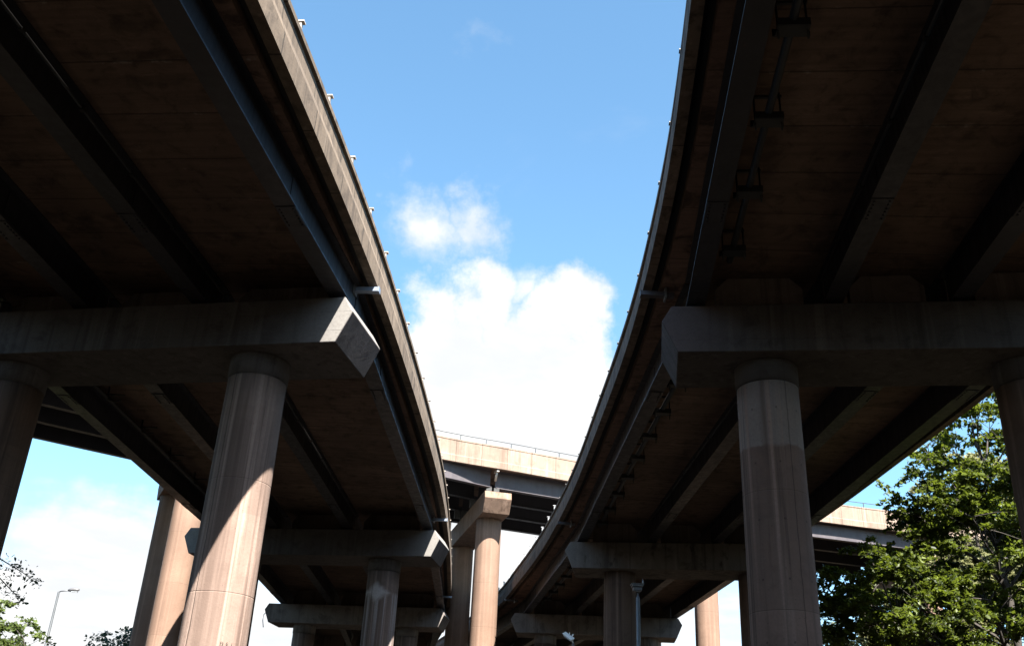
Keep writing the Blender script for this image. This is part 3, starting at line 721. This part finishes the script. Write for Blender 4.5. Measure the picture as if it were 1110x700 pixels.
def clear_of_deck(p):      # keep crowns out from under and inside the right deck
    return not (p[0] < 17.3 and p[2] > 12.6)
tree("broadleaf_tree", (21.3, 41.0), [(20.6, 41, 9.2 + E, 4.6, 4.6, 4.4, 1.0), (16.2, 39.6, 7.6 + E, 4.2, 3.2, 2.5, .55), (22.0, 41.3, 14.6 + E, 4.4, 4.2, 3.9, .75), (18.6, 40.2, 12.2 + E, 1.9, 2.2, 1.9, .22), (25.5, 42, 10 + E, 4.0, 4.0, 5.0, .6)],
     390, 105000, 0.18, M['leaf_dark'], "large dark green leafy tree at right, spreading under the deck edge", clump_r=.72, trunk_r=.30, limbs=26, keep=clear_of_deck)
tree("broadleaf_tree", (27.5, 53.0), [(26, 53, 8.5 + E, 6.0, 4.5, 5.0, 1), (27.5, 53.5, 15.5 + E, 3.8, 3.5, 4.5, .5), (21.0, 52, 6.2 + E, 3.5, 3, 3.0, .35)],
     230, 30000, 0.25, M['leaf_pale'], "pale yellow green tree in full sun, behind the large dark tree", clump_r=.75, trunk_r=.26)
tree("broadleaf_tree", (21.0, 58.0), [(20.6, 58, 7.0 + E, 3.2, 3.0, 3.0, 1)],
     70, 5000, 0.22, M['leaf_blue'], "small blue green tree low beside the nearest right column", clump_r=.7, trunk_r=.16)
tree("broadleaf_tree", (-24.5, 45.5), [(-23.6, 45.5, 5.0 + E, 3.0, 3.0, 2.0, 1), (-26.5, 46, 6.0 + E, 3.0, 3.0, 2.2, .7), (-20.9, 45.2, 4.3 + E, 1.6, 2.0, 1.2, .4)],
     150, 17000, 0.17, M['leaf_mid'], "bright yellow green tree in the lower left corner", clump_r=.5, trunk_r=.2)
tree("broadleaf_tree", (-26.5, 75.0), [(-26.9, 75, 7.4 + E, 3.6, 3.0, 2.6, 1)],
     70, 4500, 0.24, M['leaf_blue'], "small tree peeking out behind the far left buff columns", clump_r=.7, trunk_r=.18)
# a nearer tree just outside the frame; two drooping sprays reach into view
def spray_tree():
    bx, by = -13.2, 19.6
    root = tree("broadleaf_tree", (bx, by), [(-13.3, 19.6, 3.3 + E, 2.0, 2.2, 1.6, 1)], 60, 3600, .12, M['leaf_mid'], "near tree at the left frame edge, two leafy sprays reaching in", clump_r=.42, trunk_r=.13, keep=lambda p: p[0] < -11.3)
    rng = RNG; mb = MB(); cents = []
    for pts in ([(-12.2, 19.8, 3.7), (-10.9, 20, 3.95), (-10.15, 20, 3.86), (-9.6, 20, 3.6), (-9.22, 20, 3.37)], [(-12.2, 19.7, 3.5), (-10.8, 20, 3.68), (-10.1, 20, 3.52), (-9.75, 20, 3.25), (-9.45, 20, 3.04)]):
        P = [Vector((x, y, h + E)) for x, y, h in pts]
        mb.tube(P, [.03, .022, .014, .009, .004], 6, cap=False)
        for k in range(190):
            f = rng.uniform(.6, 4.0); i = min(3, int(f)); c = P[i].lerp(P[i + 1], f - i)
            w_ = .10 if f < 3.4 else .055
            cents.append(np.array(c) + rng.normal(0, 1, 3) * np.array((w_, w_ * 1.3, w_ * .8)))
    mb.build("branches", M['bark'], root, weld=False)
    V, F = leaf_mesh(np.array(cents), .075, .5, .5); foliage("crown", M['leaf_blue'], root, V, F)
spray_tree()

# ------------------------------------------------------------------ ground
gm, t, b = newmat("rough_grass_and_earth")
pos = t.new('ShaderNodeNewGeometry').outputs['Position']
g1 = t.noise(pos, .06, 5, .6); g2 = t.noise(pos, 1.5, 6, .7)
c_ = t.mix(t.mapr(g1, .4, .6), (0.018, 0.017, 0.011), (0.028, 0.022, 0.017)); c_ = t.mix(t.mapr(g2, .3, .7), c_, (0.020, 0.016, 0.012))
t.link(c_, b.inputs['Base Color']); b.inputs['Roughness'].default_value = 1.0; b.inputs['Specular IOR Level'].default_value = 0.0
mb = MB(); n_ = 24
for i in range(n_):
    for j in range(n_):
        x0, y0, d_ = -1500 + i * 125, -1500 + j * 125, 125
        mb.face([(x0, y0, 0), (x0 + d_, y0, 0), (x0 + d_, y0 + d_, 0), (x0, y0 + d_, 0)])
tag(mb.build("ground", gm), kind="structure")
# service road running under the gap
mb = MB(); mb.face([(-3.2, -60, .004), (3.2, -60, .004), (1.5, 120, .004), (-4.9, 120, .004)]); tag(mb.build("road", M['asphalt']), kind="structure")

# unseen leafy banks added to block low sky light, beside and behind the viewpoint
def sky_block(name, pts, h, wdt):
    ln = Line(pts, -1, 4.0); mb = MB(); n = len(ln.p)
    prof = [(0, -.5), (wdt * .25, h * .45), (wdt * .5, h * .5), (wdt, h * .5), (wdt * 1.6, -.5)]
    ln.sweep(mb, prof, closed=False)
    tag(mb.build(name, gm), kind="structure")
    V = []; rng = RNG
    c = []
    for i in range(n):
        for _ in range(26):
            u = wdt * rng.uniform(.15, .95); z = h * .45 + rng.uniform(0, .55) * h * (0.8 + .2 * math.sin(i * .9))
            q = ln.p[i] + ln.nrm[i] * u; c.append((q.x + rng.normal(0, 1.6), q.y + rng.normal(0, 1.6), z))
    c = np.repeat(np.array(c), 45, 0); c = c + rng.normal(0, 0.9, c.shape)
    V, F = leaf_mesh(c, 0.55)
    o = foliage("sky_block_leaves", M['block_leaf_dark'], None, V, F); tag(o, kind="stuff")
sky_block("sky_block_bank", [(-40, 62), (-42, 40), (-40, 10), (-38, -15), (-30, -38), (-10, -46), (15, -46), (34, -36), (40, -10), (42, 15), (40, 45)], 17, 12)

# ------------------------------------------------------------------ sky
w = bpy.data.worlds.new("World"); sc.world = w; w.use_nodes = True
t = NT(w.node_tree); t.n.clear()
sky = t.new('ShaderNodeTexSky'); sky.sky_type = 'NISHITA'; sky.sun_disc = False
sky.sun_elevation = R(SUN_EL); sky.sun_rotation = math.atan2(sv.x, sv.y); sky.air_density = 1.0; sky.dust_density = 0.6; sky.ozone_density = 1.2
dirn = t.new('ShaderNodeTexCoord').outputs['Generated']
dx, dy, dz = t.sep(dirn)
zc = t.math('MAXIMUM', dz, 0.02)
inv = t.math('DIVIDE', 1.0, t.math('ADD', zc, 0.12))
pl = t.comb(t.math('MULTIPLY', dx, inv), t.math('MULTIPLY', dy, inv), 0.0)
n1 = t.noise(pl, 2.6, 9, .58, .25); n2 = t.noise(t.vadd(pl, (7.3, 1.9, 0)), 0.9, 4, .55)
base = t.math('ADD', t.math('MULTIPLY', n1, .65), t.math('MULTIPLY', n2, .35))
wv = t.new('ShaderNodeTexNoise'); wv.inputs['Scale'].default_value = 5.0; wv.inputs['Detail'].default_value = 7; wv.inputs['Roughness'].default_value = .62
t.link(dirn, wv.inputs['Vector'])
wdir = t.vadd(dirn, t.vmul(t.vadd(wv.outputs['Color'], (-.5, -.5, -.5)), (.30, .30, .22)))
wn_ = t.new('ShaderNodeVectorMath'); wn_.operation = 'NORMALIZE'; t.link(wdir, wn_.inputs[0]); wdir = wn_.outputs[0]
def bump(px, py, pz, rad):
    """soft bulge of cloud round one compass direction"""
    d = Vector((px, py, pz)).normalized()
    nd = t.new('ShaderNodeVectorMath'); nd.operation = 'DOT_PRODUCT'; t.link(wdir, nd.inputs[0]); nd.inputs[1].default_value = d
    ang = t.math('ARCCOSINE', t.math('MINIMUM', nd.outputs['Value'], 0.99999))
    return t.mapr(ang, R(rad), 0.0, 0, 1, smooth=False)
CLOUDS = [  # (x, y, z), angular radius, weight
    ((-0.100, 1, 0.602), 3.5, .52), ((-0.040, 1, 0.60), 2.7, .42), ((-0.106, 1, 0.465), 3.6, .9), ((-0.05, 1, 0.475), 3.4, .8), ((-0.06, 1, 0.37), 8.0, 1.5), ((0.06, 1, 0.41), 7.5, 1.3), ((0.03, 1, 0.27), 11, 1.6),
    ((0.10, 1, 0.475), 4.6, 1.3), ((0.0, 1, 0.49), 4.2, .95), ((0.046, 1, 0.538), 2.6, .42), ((-0.099, 1, 0.849), 1.6, .13), ((-0.56, 1, 0.04), 12.0, 1.3), ((-0.42, 1, 0.11), 9.5, 1.3), ((-0.32, 1, 0.13), 8, 1.2), ((0.1, 1, 0.03), 15, 1.2)]
cov = None
for d_, r_, w_ in CLOUDS:
    bv = t.math('MULTIPLY', bump(*d_, r_), w_)
    cov = bv if cov is None else t.math('MAXIMUM', cov, bv)
other = t.math('MULTIPLY', t.mapr(dy, 0.05, -0.3), 0.10)        # scattered cloud behind the viewer too
dens = t.math('ADD', t.math('ADD', t.math('MULTIPLY', t.math('SUBTRACT', base, .5), 1.3), cov), other)
fac = t.mapr(dens, 0.08, 0.58)
hsv = t.new('ShaderNodeHueSaturation'); hsv.inputs['Hue'].default_value = 0.487; hsv.inputs['Saturation'].default_value = 1.12; hsv.inputs['Value'].default_value = 1.0
t.link(t.mix(1.0, sky.outputs[0], t.comb(*[t.mapr(dz, 0.08, 0.55, q, 1.0) for q in (.82, .87, .92)]), 'MULTIPLY'), hsv.inputs['Color'])
shade = t.mix(t.mapr(t.noise(pl, 3.2, 6, .6), .35, .7), (2.70, 2.78, 2.90), (3.4, 3.4, 3.35))
col = t.mix(fac, hsv.outputs[0], shade)
bg = t.new('ShaderNodeBackground'); bg.inputs['Strength'].default_value = 0.051
out = t.new('ShaderNodeOutputWorld'); t.link(col, bg.inputs['Color']); t.link(bg.outputs[0], out.inputs['Surface'])
sc.cycles.max_bounces = 8
sc.cycles.use_denoising = True
